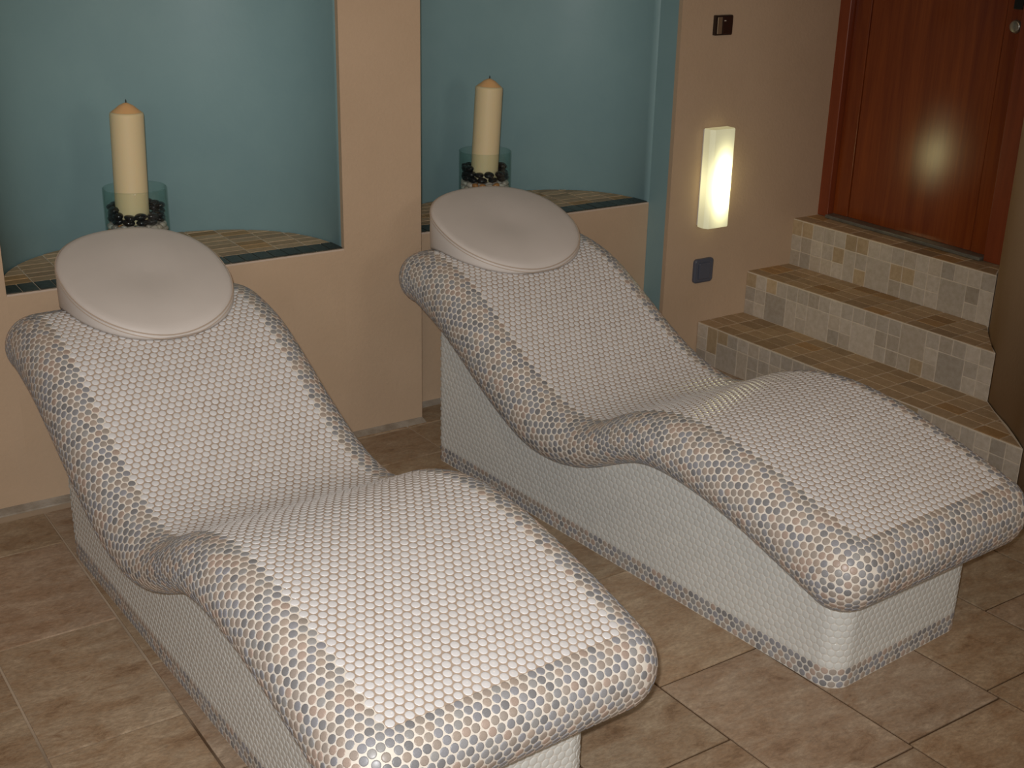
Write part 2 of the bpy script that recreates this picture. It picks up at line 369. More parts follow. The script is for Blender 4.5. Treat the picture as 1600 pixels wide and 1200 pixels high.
def slab_tiles():
    AW = float(np.interp(1.567, s_f, A_f)); AH = float(np.interp(-.135, s_f, A_f))
    nrow0 = -8
    AW = AW
    pts = []
    # rows measured back from the front edge of the white field
    k = -12
    reach = pi*(RB_+.082)/2
    while True:
        A = AW - ROW/2 - k*ROW
        if A < -reach-.02: break
        off = 0.5 if k % 2 == 0 else 0.0
        for j in range(-30, 30):
            pts.append((A, (j+off)*TP))
        k += 1
    pts = np.array(pts)
    A, t = pts[:, 0], pts[:, 1]
    A0, A1, tc = RC, LEN-RC, TC-RC
    corner = (np.abs(t) > tc) & ((A < A0) | (A > A1)) & (np.hypot(np.maximum(A-A1, A0-A), np.abs(t)-tc) > .012)
    lat = pts[~corner]
    _, _, phi, _, _ = unrolled(lat[:, 0], lat[:, 1]); lat = lat[phi < pi*.985]
    # ring-laid tiles at the four rounded corners, then relaxed
    cor = []
    hl = .085
    for (ca, ct, sa, st) in ((A1, tc, 1, 1), (A1, -tc, 1, -1), (A0, tc, -1, 1), (A0, -tc, -1, -1)):
        q = []
        k = 1; tot = RC + pi*(RB_+hl)/2
        while k*ROW < tot-.004:
            rho = k*ROW; f = rho if rho < RC else RC + RB_*sin(min(pi, (rho-RC)/((RB_+hl)/2)))
            n = max(1, int(math.ceil(f*pi/2/TP-.15)))
            for i in range(n):
                th = (i + .5)/n*pi/2
                q.append((ca + sa*rho*cos(th), ct + st*rho*sin(th)))
            k += 1
        q = np.array(q)
        near = lat[(np.hypot(lat[:, 0]-ca, lat[:, 1]-ct) < tot+.06)]
        Pn = surf(near[:, 0], near[:, 1])
        for it in range(90):
            P = surf(q[:, 0], q[:, 1])
            D = P[:, None] - np.concatenate([P, Pn])[None]
            dist = np.linalg.norm(D, axis=2); dist[dist < 1e-7] = 9
            w = np.clip(TP*1.0 - dist, 0, None)/dist
            F = (D*w[..., None]).sum(1)*.35
            # back to parameters by least squares with the numeric tangents
            e = 1e-4
            Ja = (surf(q[:, 0]+e, q[:, 1]) - P)/e; Jt = (surf(q[:, 0], q[:, 1]+e) - P)/e
            a11 = (Ja*Ja).sum(1)+1e-3; a22 = (Jt*Jt).sum(1)+1e-3; a12 = (Ja*Jt).sum(1); b1 = (F*Ja).sum(1); b2 = (F*Jt).sum(1)
            det = a11*a22 - a12**2
            q = q + np.clip(np.stack([(a22*b1-a12*b2)/det, (a11*b2-a12*b1)/det], 1), -.004, .004)
            v = (q-np.array([ca, ct]))*np.array([sa, st]); v = np.maximum(v, -.004); rho = np.hypot(v[:, 0], v[:, 1]); mx = tot-.004
            v *= np.minimum(1, mx/np.maximum(rho, 1e-6))[:, None]
            q = np.array([ca, ct]) + v*np.array([sa, st])
        # drop discs that still collide
        P = surf(q[:, 0], q[:, 1]); keep = []
        for i in range(len(q)):
            d1 = np.linalg.norm(Pn-P[i], axis=1).min(); d2 = min([np.linalg.norm(P[j]-P[i]) for j in keep] or [9])
            if min(d1, d2) > TP*.75: keep.append(i)
        cor.append(q[keep])
    cor = np.concatenate(cor)
    def frame_(q, exact):
        e = 2e-4
        P = surf(q[:, 0], q[:, 1])
        Ja = (surf(q[:, 0]+e, q[:, 1]) - surf(q[:, 0]-e, q[:, 1]))/(2*e); Jt = (surf(q[:, 0], q[:, 1]+e) - surf(q[:, 0], q[:, 1]-e))/(2*e)
        Nn = np.cross(Jt, Ja); Nn = -Nn/np.maximum(np.linalg.norm(Nn, axis=1, keepdims=True), 1e-9)
        # outward check
        m, h = at_(np.clip(q[:, 0], 0, LEN)); C_ = np.stack([np.clip(q[:, 1], -tc, tc), -m[:, 0], m[:, 1]], 1)
        sg = np.sign(((P-C_)*Nn).sum(1)); Nn = Nn*np.where(sg == 0, 1, sg)[:, None]
        if exact:
            la = np.linalg.norm(Ja, axis=1, keepdims=True); lt = np.linalg.norm(Jt, axis=1, keepdims=True)
            T1 = Ja/la*np.clip(la, .62, 1.06); T2 = Jt/lt*np.clip(lt, .8, 1.06)
        else:
            T1 = Ja/np.linalg.norm(Ja, axis=1, keepdims=True)*.97; T2 = np.cross(Nn, T1)
        return P, T1, T2, Nn
    P1, a1, b1, n1 = frame_(lat, True); P2, a2, b2, n2 = frame_(cor, False)
    white = (np.abs(lat[:, 1]) <= HW+.001) & (lat[:, 0] < AW) & (lat[:, 0] > AH)
    rad = .0089
    # jitter like hand-set sheets
    jit = rng.normal(0, .00025, P1.shape); P1 = P1 + jit - n1*(jit*n1).sum(1, keepdims=True)
    wm = disc_mesh('white_tile_field', P1[white], a1[white], b1[white], n1[white], rad, white_tints(white.sum()), WHITE_TILE)
    PB = np.concatenate([P1[~white], P2]); 
    bm_ = disc_mesh('mosaic_border', PB, np.concatenate([a1[~white], a2]), np.concatenate([b1[~white], b2]), np.concatenate([n1[~white], n2]), rad*.975, border_tints(len(PB)), STONE_TILE)
    return wm, bm_

BASE_W = .50; BASE_S0 = -.06; BASE_S1 = 1.515; BRAD = .055
def base_path():
    """plan outline (t, s) of the base, corner-rounded, as dense polyline with outward normals"""
    pts = []; h = BASE_W/2
    cs = [(h-BRAD, BASE_S1-BRAD, 0), (-(h-BRAD), BASE_S1-BRAD, 90), (-(h-.012), BASE_S0+.012, 180), (h-.012, BASE_S0+.012, 270)]
    for i, (ct, cs_, a0) in enumerate(cs):
        r_ = BRAD if i < 2 else .012
        for k in range(13):
            a = radians(a0 + 90*k/12); pts.append((ct + r_*cos(a), cs_ + r_*sin(a), cos(a), sin(a)))
    return pts
def base_meshes():
    pts = base_path(); n = len(pts)
    # dense resample so that the top can follow the underside of the slab
    dense = []
    for i in range(n):
        a, b = pts[i], pts[(i+1) % n]; d = math.hypot(b[0]-a[0], b[1]-a[1]); m = max(1, int(d/.02))
        for k in range(m):
            f = k/m; dense.append(tuple(a[q]*(1-f)+b[q]*f for q in range(4)))
    zb = lambda s: float(np.interp(s, bs, bz))
    mb = MB(); nn = len(dense)
    vs = [(p[0], -p[1], 0) for p in dense] + [(p[0], -p[1], zb(p[1])+.012) for p in dense]
    mb.add(vs, [(i, nn+i, nn+(i+1) % nn, (i+1) % nn) for i in range(nn)] + [tuple(range(nn))])
    # cap inside the slab: strips across
    left = [i for i in range(nn)]
    core = mb.mesh('base', [GROUT_GREY], smooth=False)
    # perimeter arc length
    P = np.array([(p[0], p[1]) for p in dense]); Nn = np.array([(p[2], p[3]) for p in dense]); Nn /= np.linalg.norm(Nn, axis=1, keepdims=True)
    Pc = np.vstack([P, P[:1]]); Nc = np.vstack([Nn, Nn[:1]]); D = np.concatenate([[0], np.cumsum(np.hypot(*np.diff(Pc, axis=0).T))])
    tot = D[-1]; cnt = int(round(tot/TP)); pit = tot/cnt
    out = {'w': [], 'b': []}
    for k in range(40):
        z = ROW*(k+.55)
        for j in range(cnt):
            d = (j + (.5 if k % 2 else 0))*pit % tot
            p = [np.interp(d, D, Pc[:, 0]), np.interp(d, D, Pc[:, 1])]; q = np.array([np.interp(d, D, Nc[:, 0]), np.interp(d, D, Nc[:, 1])]); q /= np.linalg.norm(q)
            if z > zb(p[1]) - .004: continue
            out['b' if k < 3 else 'w'].append((p[0], -p[1], z, q[0], -q[1]))
    res = []
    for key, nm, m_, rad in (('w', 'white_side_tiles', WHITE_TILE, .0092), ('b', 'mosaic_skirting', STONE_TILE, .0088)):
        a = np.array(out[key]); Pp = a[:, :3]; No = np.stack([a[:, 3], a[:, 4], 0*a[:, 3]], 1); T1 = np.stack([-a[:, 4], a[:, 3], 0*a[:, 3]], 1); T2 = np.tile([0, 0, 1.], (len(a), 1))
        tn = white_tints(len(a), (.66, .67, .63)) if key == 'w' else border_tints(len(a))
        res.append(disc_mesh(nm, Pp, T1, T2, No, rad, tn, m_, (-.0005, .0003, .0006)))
    return core, res[0], res[1]

core_me = slab_core(); white_me, border_me = slab_tiles(); base_me, bwhite_me, bband_me = base_meshes()
def lounger(loc, rz, label, base_off, base_rz):
    root = tag(empty('tiled_lounger', (*loc, 0), rz), label, 'lounger', 'heated mosaic loungers')
    b = link('base', base_me, root); b.location = (base_off, 0, 0); b.rotation_euler = (0, 0, base_rz)
    link('white_side_tiles', bwhite_me, b); o = link('mosaic_skirting', bband_me, b); o['label'] = 'grey and beige penny mosaic band along the floor'
    s_ = link('slab', core_me, root); s_['label'] = 'wave shaped reclining slab'
    link('white_tile_field', white_me, s_)
    o = link('mosaic_border', border_me, s_); o['label'] = 'grey and beige penny mosaic border'
    return root
L_LOC = (.9997, 3.1052); L_YAW = radians(2.35); R_LOC = (2.1735, 3.141); R_YAW = radians(2.13)
lounger(L_LOC, L_YAW, 'white mosaic heated lounger on the left, nearest the camera, cut by the bottom edge', -.005, radians(-.3))
lounger(R_LOC, R_YAW, 'white mosaic heated lounger on the right, beside the tiled steps', -.02, radians(1.8))

def lpt(which, s, t, z):
    x, y = L_LOC if which == 'L' else R_LOC; a = L_YAW if which == 'L' else R_YAW
    return (x + sin(a)*s + cos(a)*t, y - cos(a)*s + sin(a)*t, z)

# ------------------------------------------------------------------ head cushions
def topz(s): return float(np.interp(s, s_f, z_f)) if s > -.17 else float(.656 - .35*(-.17-s)**1.0 - 1.5*(-.17-s)**2)
def cushion(which, sc, tc_, a, b, zb, zf, label):
    loc = L_LOC if which == 'L' else R_LOC; rz = L_YAW if which == 'L' else R_YAW
    o0 = lpt(which, sc, tc_, topz(sc))
    root = tag(empty('head_cushion', o0, rz), label, 'cushion', 'head cushions on the loungers')
    z0 = topz(sc)
    def pt(c, s_, k, lift):   # k radial scale; returns plan coordinate
        return k*b*s_, -(k*a*c)
    SEGC = 96; rings = []
    def ring(k, fz):
        out = []
        for i in range(SEGC):
            th = 2*pi*i/SEGC; c, s_ = cos(th), sin(th)
            c2 = np.sign(c)*abs(c)**.88; s2 = np.sign(s_)*abs(s_)**.88
            x, y = pt(c2, s2, k, 0); s_abs = sc - y
            zt = zf + (zb-zf)*max((1-k*c2)/2, 0)**.72; zl = topz(s_abs) + .003
            out.append((x, y, fz(zt, zl, k, c2, s2, x, y) - z0))
        return out
    low = lambda zt, zl, k, c, s_, x, y: zl
    rings.append(ring(.0001, low)); rings.append(ring(.5, low)); rings.append(ring(.93, low)); rings.append(ring(.985, low))
    rings.append(ring(1.0, lambda zt, zl, *q: zl + .008))
    rings.append(ring(1.004, lambda zt, zl, *q: zl + .45*max(zt-zl-.012, .004)+.004))
    rings.append(ring(1.0, lambda zt, zl, *q: max(zt-.012, zl+.010)))
    rings.append(ring(.985, lambda zt, zl, *q: max(zt-.003, zl+.016)))
    def topf(zt, zl, k, c, s_, x, y):
        dish = -.013*math.exp(-((x-.01)**2/.010 + (y+.02)**2/.008)); dome = .012*(1-k**2)
        return max(zt, zl+.018) + dome + dish
    for k in (.955, .9, .83, .74, .64, .52, .40, .27, .14, .0001): rings.append(ring(k, topf))
    vs = [p for r_ in rings for p in r_]; fs = []
    for k in range(len(rings)-1):
        for i in range(SEGC):
            j = (i+1) % SEGC; fs.append((k*SEGC+i, k*SEGC+j, (k+1)*SEGC+j, (k+1)*SEGC+i))
    mb = MB(); mb.add(vs, fs); o = mb.build('cover', VINYL, root, smooth=True)
    # welted seam round the top edge and its stitching
    sm_ = MB()
    def tube(line, r_, mi):
        n = len(line); q = []; ff = []
        for i, p in enumerate(line):
            p = V(*p); d = V(*line[(i+1) % n]) - V(*line[i-1]); d /= np.linalg.norm(d); u_ = np.cross(d, V(0, 0, 1)); u_ /= np.linalg.norm(u_); w_ = np.cross(u_, d)
            for k in range(6): q.append(p + r_*(u_*cos(k*pi/3) + w_*sin(k*pi/3)))
        for i in range(n):
            for k in range(6): ff.append((i*6+k, i*6+(k+1) % 6, ((i+1) % n)*6+(k+1) % 6, ((i+1) % n)*6+k))
        sm_.add(q, ff, mi)
    tube(ring(.997, lambda zt, zl, *q: max(zt-.0065, zl+.013)), .0017, 0)
    tube(ring(1.003, lambda zt, zl, *q: max(zt-.0145, zl+.006)), .0012, 0)
    sm_.build('seam', mat('seam_thread', (.50, .40, .31), .6), root, smooth=True)
    return root
cushion('L', -.111, .020, .221, .218, .812, .637, 'cream wedge head cushion on the left lounger, nearest the camera')
cushion('R', -.090, -.002, .203, .238, .806, .637, 'cream wedge head cushion on the right lounger')

# ------------------------------------------------------------------ room shell
WA = V(.632, 3.527); WB = V(2.005, 3.498); WD = (WB-WA)/np.linalg.norm(WB-WA); WN = V(-WD[1], WD[0])
def wp(u, v): p = WB + WD*u + WN*v; return (float(p[0]), float(p[1]))
H_ROOM = 2.55
def ribbon(name, pts, m, z0=0.0, z1=H_ROOM, smooth=False, kind='structure', zb=None):
    mb = MB(); n = len(pts)
    mb.add([(x, y, z0) for x, y in pts] + [(x, y, z1) for x, y in pts], [(i, i+1, n+i+1, n+i) for i in range(n-1)])
    o = mb.build(name, m, smooth=smooth); tag(o, kind=kind)
    md = o.modifiers.new('thickness', 'SOLIDIFY'); md.thickness = .02; md.offset = -1.0
    return o
def arc(cu, hu, v0, depth, n=48, e=2.3):
    out = []
    for i in range(n+1):
        a = pi - pi*i/n; c, s_ = cos(a), sin(a)
        out.append(wp(cu + hu*np.sign(c)*abs(c)**(2/e), v0 + depth*abs(s_)**(2/e)))
    return out
N1 = arc(-.772, .51, 0, .44); N2 = arc(.53, .52, .12, .40)
ribbon('wall_back_left', [wp(-3.4, -.001), wp(-1.2802, -.001)], TAN)
ribbon('wall_niche_left', N1, BLUE, smooth=True)
ribbon('wall_pillar', [wp(-.2638, -.001), wp(.012, -.001), wp(.012, .12)], TAN)
ribbon('wall_niche_right', N2, BLUE, smooth=True)
ribbon('wall_niche_return', [wp(1.05, .12), wp(1.05, 0)], BLUE)
DOORX = 3.832
ribbon('wall_back_right', [wp(1.05, -.001), (DOORX+.02, 3.4590)], TAN)
# door wall and the flaring wall at the right of the steps
DY0, DY1 = 2.600, 3.464
DZ0 = .512; DZ1 = 2.52
ribbon('wall_door_head', [(DOORX+.035, DY1+.02), (DOORX+.035, DY0-.03)], TAN, DZ1, H_ROOM)
curve_r = [(3.845, 2.592), (3.800, 2.572), (3.745, 2.545), (3.70, 2.515), (3.65, 2.476), (3.59, 2.425), (3.52, 2.356), (3.45, 2.268), (3.39, 2.18), (3.33, 2.105), (3.27, 2.035), (3.225, 1.93), (3.215, 1.80), (3.24, 1.5), (3.3, .5), (3.35, -1.6)]
ribbon('wall_right', curve_r, TAN, smooth=True)
ribbon('wall_left', [(-1.6, -1.6), wp(-3.4, 0)], TAN)
ribbon('wall_front', [(3.35, -1.6), (-1.6, -1.6)], TAN)
mb = MB(); mb.box((-1.8, -1.8, H_ROOM), (4.1, 4.3, H_ROOM+.05)); tag(mb.build('ceiling', CEIL), kind='structure')

# floor: large mottled stone tiles in half-offset columns, with recessed grout
mb = MB()
mb.box((-2.0, -1.8, -.06), (4.2, 4.3, -.0035), 1)
XC = [(-1.66, 0), (-1.36, 0), (-1.06, 0), (-.76, 0), (-.46, 0), (-.16, 0), (.14, 0), (.44, 0), (.738, 0), (1.04, .006), (1.345, .012), (1.655, .022), (1.945, .033), (2.252, .036), (2.556, .036), (2.86, .036), (3.165, .036), (3.47, .036)]
YJ = {0.14: 2.54, .44: 2.79, .738: 2.548, 1.04: 2.77, 1.345: 2.54, 1.655: 2.308, 1.945: 2.54, 2.252: 1.43, 2.556: 1.657, 2.86: 1.43}
G = .0028
for i in range(len(XC)-1):
    (xa, ka), (xb, kb) = XC[i], XC[i+1]
    j = YJ.get(xa, 2.54 if i % 2 else 2.77)
    if xa == 1.345: j = 1.615
    if xa == 1.945: j = 1.396
    ph = 3.24 if xa in (.44,) else None
    st = .463
    y0 = j - math.floor((j+1.7)/st)*st
    ylim = 3.457 if xa < 1.9 else 3.457
    y = y0
    segs = []
    while y < ylim:
        segs.append((y, min(y+st, ylim))); y += st
    if xa >= 1.6: segs += [(3.462, 3.85)]
    for (ya, yb) in segs:
        if yb-ya < .03: continue
        w = lambda x, k, y_: x + k*(3.4-y_)
        jj = lambda: random.uniform(-.0008, .0008)
        q = [(w(xa, ka, ya)+G+jj(), ya+G+jj()), (w(xb, kb, ya)-G+jj(), ya+G+jj()), (w(xb, kb, yb)-G+jj(), yb-G+jj()), (w(xa, ka, yb)+G+jj(), yb-G+jj())]
        b_ = random.uniform(.90, 1.06); col = (b_*random.uniform(.98, 1.02), b_, b_*random.uniform(.95, 1.04), 1)
        e = .0022
        cx = sum(p[0] for p in q)/4; cy = sum(p[1] for p in q)/4
        inn = [(p[0]+(e if p[0] < cx else -e), p[1]+(e if p[1] < cy else -e)) for p in q]
        mb.add([(x, y_, -.004) for x, y_ in q] + [(x, y_, -.0006) for x, y_ in q] + [(x, y_, 0) for x, y_ in inn],
               [(0,1,5,4),(1,2,6,5),(2,3,7,6),(3,0,4,7),(4,5,9,8),(5,6,10,9),(6,7,11,10),(7,4,8,11),(8,9,10,11)], 0, col)
tag(mb.build('floor', [FLOOR, FGROUT]), kind='structure')
# dirty mortar fillet where wall and floor meet
def fillet(name, pts):
    mb = MB(); vs = []; n = len(pts)
    for (x, y) in pts: vs += [(x, y, .010)]
    for (x, y) in pts: vs += [(x, y-.030, .001)]
    for (x, y) in pts: vs += [(x, y-.030, -.004)]
    for (x, y) in pts: vs += [(x, y+.01, .010)]
    fs = []
    for i in range(n-1): fs += [(n+i, n+i+1, i+1, i), (2*n+i, 2*n+i+1, n+i+1, n+i), (i, i+1, 3*n+i+1, 3*n+i)]
    mb.add(vs, fs); tag(mb.build(name, noise_mat(name+'_mortar', (.30, .25, .19), (.44, .39, .32), 14, .9, .2, bump=.5, bscale=80)), kind='structure')
fillet('trim_1', [wp(u, -.0005) for u in np.linspace(-3.4, .012, 30)])
fillet('trim_2', [wp(u, .1195) for u in np.linspace(.014, 1.048, 12)])

# ------------------------------------------------------------------ square mosaic panels
def stone_tint():
    b_ = random.choice([.80, .92, 1.0, 1.0, 1.08, 1.14]); w = random.random()
    c = (b_, b_, b_)
    if w < .12: c = (b_*.95, b_*.82, b_*.62)
    elif w < .3: c = (b_*.95, b_*.93, b_*.90)
    return (*c, 1)
def tiles_poly(mb, ox, du, dv, dn, W, H, su, sv, inside=None, gap=.0016, mi=0, tint=stone_tint, th=.003, merge=0.0):
    """grid of raised square stones on a plane: origin ox, unit dirs du, dv, normal dn"""
    nu = max(1, int(round(W/su))); nv = max(1, int(round(H/sv))); pu = W/nu; pv = H/nv; used = set()
    for a in range(nu):
        for b in range(nv):
            if (a, b) in used: continue
            wa = wb = 1
            r_ = random.random()
            if r_ < merge and a+1 < nu and b+1 < nv and (a+1, b) not in used and (a, b+1) not in used and (a+1, b+1) not in used: wa = wb = 2
            elif r_ < merge*2 and b+1 < nv and (a, b+1) not in used: wb = 2
            for i in range(wa):
                for k in range(wb): used.add((a+i, b+k))
            u0_, u1_, v0_, v1_ = a*pu+gap, (a+wa)*pu-gap, b*pv+gap, (b+wb)*pv-gap
            j = lambda: random.uniform(-.0006, .0006)
            q = [(u0_+j(), v0_+j()), (u1_+j(), v0_+j()), (u1_+j(), v1_+j()), (u0_+j(), v1_+j())]
            e = .0015; hh = th + random.uniform(-.0004, .0004); tc_ = tint()
            W3 = [ox + du*x + dv*y for x, y in q]
            if inside:
                W3 = clip_poly(W3, inside)
                if len(W3) < 3: continue
                ar = abs(sum(W3[i-1][0]*W3[i][1]-W3[i][0]*W3[i-1][1] for i in range(len(W3))))/2
                if ar < 5e-5: continue
            cc = sum(W3)/len(W3); n = len(W3)
            hi = [p + (cc-p)/max(np.linalg.norm(cc-p), 1e-6)*e*1.4 + dn*hh for p in W3]
            mb.add(W3 + [p + dn*hh*.6 for p in W3] + hi, [(i, (i+1) % n, n+(i+1) % n, n+i) for i in range(n)] + [(n+i, n+(i+1) % n, 2*n+(i+1) % n, 2*n+i) for i in range(n)] + [tuple(range(2*n, 3*n))], mi, tc_)
def clip_poly(P, planes):
    """planes: list of (point, inward normal) in plan"""
    for (p0, nn) in planes:
        out = []
        for i in range(len(P)):
            a, b = P[i-1], P[i]; da = (a[0]-p0[0])*nn[0]+(a[1]-p0[1])*nn[1]; db = (b[0]-p0[0])*nn[0]+(b[1]-p0[1])*nn[1]
            if da*db < 0: t = da/(da-db); out.append(a + (b-a)*t)
            if db >= 0: out.append(b)
        P = out
        if len(P) < 3: return []
    return P

# ledges in the niches
def ledge(arcpts, cu, hu, v0, z, label):
    c = wp(cu, v0)
    root = tag(empty('niche_ledge', (c[0], c[1], 0)), label, 'ledge')
    O = V(c[0], c[1], 0)
    loc = [(x-c[0], y-c[1]) for x, y in arcpts]
    # keep a hair inside the blue wall
    body = [(x*.998, y*.998) for x, y in loc]
    pb = [tuple(np.array([x, y]) - WN*.0013) for x, y in body]; 
    mb = MB(); mb.prism(list(reversed(pb)), 0, z-.004); mb.build('plinth', TAN, root)
    mb = MB(); mb.prism(list(reversed([(x*.996, y*.996) for x, y in body])), z-.0038, z-.0005); mb.build('grout_bed', MGROUT, root)
    inside = []
    for i in range(len(loc)-1):
        p0 = np.array(loc[i])*.992; p1 = np.array(loc[i+1])*.992; d = p1-p0; inside.append((p0, (d[1], -d[0])))
    D1 = V(WD[0], WD[1], 0); D2 = V(WN[0], WN[1], 0); D3 = V(0, 0, 1)
    dd = .083
    mb = MB(); tiles_poly(mb, -D1*hu + D2*(dd+.001) + D3*(z-.0006), D1, D2, D3, 2*hu, .36, .095, .048, inside, tint=lambda: tuple(np.array(stone_tint()[:3])*np.array([.92, .78, .60]))+(1,), merge=0.0, gap=.0020, th=.0018)
    mb.build('stone_tiles', MOSAIC, root)
    mb = MB(); dk = lambda: (random.uniform(.7, 1.4),)*3 + (1,)
    tiles_poly(mb, -D1*hu + D2*.004 + D3*(z-.0006), D1, D2, D3, 2*hu, dd-.004, .047, .078, inside, mi=0, tint=dk, gap=.0014)
    o = mb.build('dark_edge_tiles', MOSAIC_DARK, root); o['label'] = 'row of dark green edge tiles'
    mb = MB(); q = [-D1*hu*.995 - D2*.0015 + D3*(z-.006), D1*hu*.995 - D2*.0015 + D3*(z-.006), D1*hu*.995 + D2*.003 + D3*(z-.006), -D1*hu*.995 + D2*.003 + D3*(z-.006)]
    mb.add(q + [p + D3*.0055 for p in q], [(0,3,2,1),(4,5,6,7),(0,1,5,4),(1,2,6,5),(2,3,7,6),(3,0,4,7)]); mb.build('edge_bead', mat('pale_bead', (.60, .47, .36), .7), root)
    return root
ledge(N1, -.772, .51, 0, .640, 'beige plastered ledge with brown tiles in the left blue niche')
ledge(N2, .53, .52, .12, .622, 'beige plastered ledge with brown tiles in the right blue niche')

# ------------------------------------------------------------------ staircase
st = tag(empty('tiled_steps', (3.5, 2.9, 0)), 'three beige stone mosaic steps rising to the wooden door', 'steps')
SO = V(3.5, 2.9, 0)
YL = 3.468
def wall_y(x):   # right wall's y for a given x
    c = [(a, b) for a, b in curve_r[:12]]
    xs = [a for a, b in c][::-1]; ys = [b for a, b in c][::-1]
    return float(np.interp(x, xs, ys))
risers = [(3.236, 3.272, 0, .155), (3.475, 3.510, .155, .325), (3.700, 3.718, .325, .510)]   # x at lamp wall, x at right wall
backs = [(3.475, 3.510), (3.700, 3.718), (3.90, 3.90)]
for i, (xa, xb, z0, z1) in enumerate(risers):
    step = empty('step', (3.5, 2.9, z0), parent=None); step.parent = st; step.location = (0, 0, z0)
    yb = wall_y(xb)+.004
    mb = MB()
    ba, bb = backs[i]
    yb2 = wall_y(min(bb, 3.84))+.004
    path = [(xa, YL)]; 
    # outline: lamp wall side, front riser, then follow the flaring wall back
    xs = np.linspace(xb, min(bb+.02, 3.84), 8)
    out = [(ba+.02, YL), (xa, YL), (xb, yb)] + [(x, wall_y(x)+.004) for x in xs[1:]]
    if i == 2: out.append((3.90, 2.60)); out[0] = (3.90, YL)
    mb.prism([(x-3.5, y-2.9) for x, y in out], 0, z1-z0-.0005)
    mb.build('grout_core', MGROUT, step)
    # riser tiles
    A = V(xa, YL, 0); B = V(xb, yb, 0); W = np.linalg.norm(B-A); du = (B-A)/W; dn = V(du[1], -du[0], 0)
    if dn[0] > 0: dn = -dn
    h = z1-z0
    mb = MB(); random.seed(40+i)
    tiles_poly(mb, A - SO, du, V(0, 0, 1), dn, W, h-.002, .054, .0535, mi=0, merge=.10, gap=.0019, th=.0022)
    o = mb.build('riser_tiles', MOSAIC, step)
    # tread tiles: same stone as the risers, tinted browner for the dim grazing light
    w0 = V(xb-3.5, wall_y(xb)-2.9+.012); w1 = V(min(bb, 3.80)-3.5, wall_y(min(bb, 3.80))-2.9+.012); wd = w1-w0
    ins = [(w0, (-wd[1], wd[0]))]
    depth = (ba - xa) if i < 2 else .135
    dv = -dn
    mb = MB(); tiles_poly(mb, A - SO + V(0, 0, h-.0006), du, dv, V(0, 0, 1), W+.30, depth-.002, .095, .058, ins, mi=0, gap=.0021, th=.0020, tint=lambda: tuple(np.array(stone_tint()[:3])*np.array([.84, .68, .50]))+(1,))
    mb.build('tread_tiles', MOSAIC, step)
random.seed(99)

# ------------------------------------------------------------------ door
dr = tag(empty('door_1', (DOORX, (DY0+DY1)/2, DZ0)), kind='structure')
DOO = V(DOORX, (DY0+DY1)/2, DZ0)
def dbox(name, x0, x1, y0, y1, z0, z1, m, bevel=None, parent=dr):
    mb = MB(); mb.box((x0-DOO[0], y0-DOO[1], z0-DOO[2]), (x1-DOO[0], y1-DOO[1], z1-DOO[2])); return mb.build(name, m, parent, bevel=bevel)
dbox('frame', DOORX-.004, DOORX+.060, 3.408, DY1, DZ0, DZ1, WOOD_F, .004)
dbox('frame', DOORX-.004, DOORX+.060, DY0, 2.672, DZ0, DZ1, WOOD_F, .004)
dbox('frame', DOORX-.004, DOORX+.060, DY0, DY1, DZ1-.055, DZ1+.01, WOOD_F, .004)
X0 = DOORX+.022
leaf = dbox('leaf', X0+.012, X0+.045, 2.672, 3.408, DZ0+.012, DZ1-.055, GROOVE)
def lbox(name, x0, x1, y0, y1, z0, z1, m, bevel=None):
    mb = MB(); mb.box((x0-DOO[0], y0-DOO[1], z0-DOO[2]), (x1-DOO[0], y1-DOO[1], z1-DOO[2])); return mb.build(name, m, leaf, bevel=bevel)
lbox('stile', X0, X0+.03, 3.330, 3.405, DZ0+.014, DZ1-.058, WOOD, .002)
lbox('stile', X0, X0+.03, 2.675, 2.748, DZ0+.014, DZ1-.058, WOOD, .002)
lbox('panel', X0+.003, X0+.03, 2.752, 3.327, DZ0+.014, DZ1-.058, WOOD, .002)
# threshold strip, handle, lock rosette
dbox('threshold', DOORX-.022, DOORX+.034, 2.674, 3.405, DZ0+.001, DZ0+.014, STRIP, .003)
mb = MB(); mb.lathe([(.0005, .011), (.016, .011), (.020, .009), (.0225, 0), (.0225, -.004)], 32, capb=False, capt=True)
rs = mb.build('lock_rosette', STEEL, leaf, smooth=True); rs.location = (X0-DOO[0], 2.705-DOO[1], 1.310-DOO[2]); rs.rotation_euler = (0, -pi/2, 0)
mb = MB()
mb.box((-.006, -.018, -.11), (0, .018, .11)); hd = mb.build('handle_plate', BLACKMETAL, leaf, bevel=.004); hd.location = (X0-DOO[0], 2.705-DOO[1], 1.475-DOO[2])
mb = MB(); mb.box((-.052, -.009, -.009), (0, .009, .009)); mb.box((-.062, -.012, -.010), (-.044, .115, .010))
lv = mb.build('lever', STEEL, hd, bevel=.005); lv.location = (0, 0, .02)

# ------------------------------------------------------------------ wall fittings
WANG = atan2(WD[1], WD[0])
def on_wall(name, u, z, label, cat):
    x, y = wp(u, 0); return tag(empty(name, (x, y, z), WANG), label, cat)
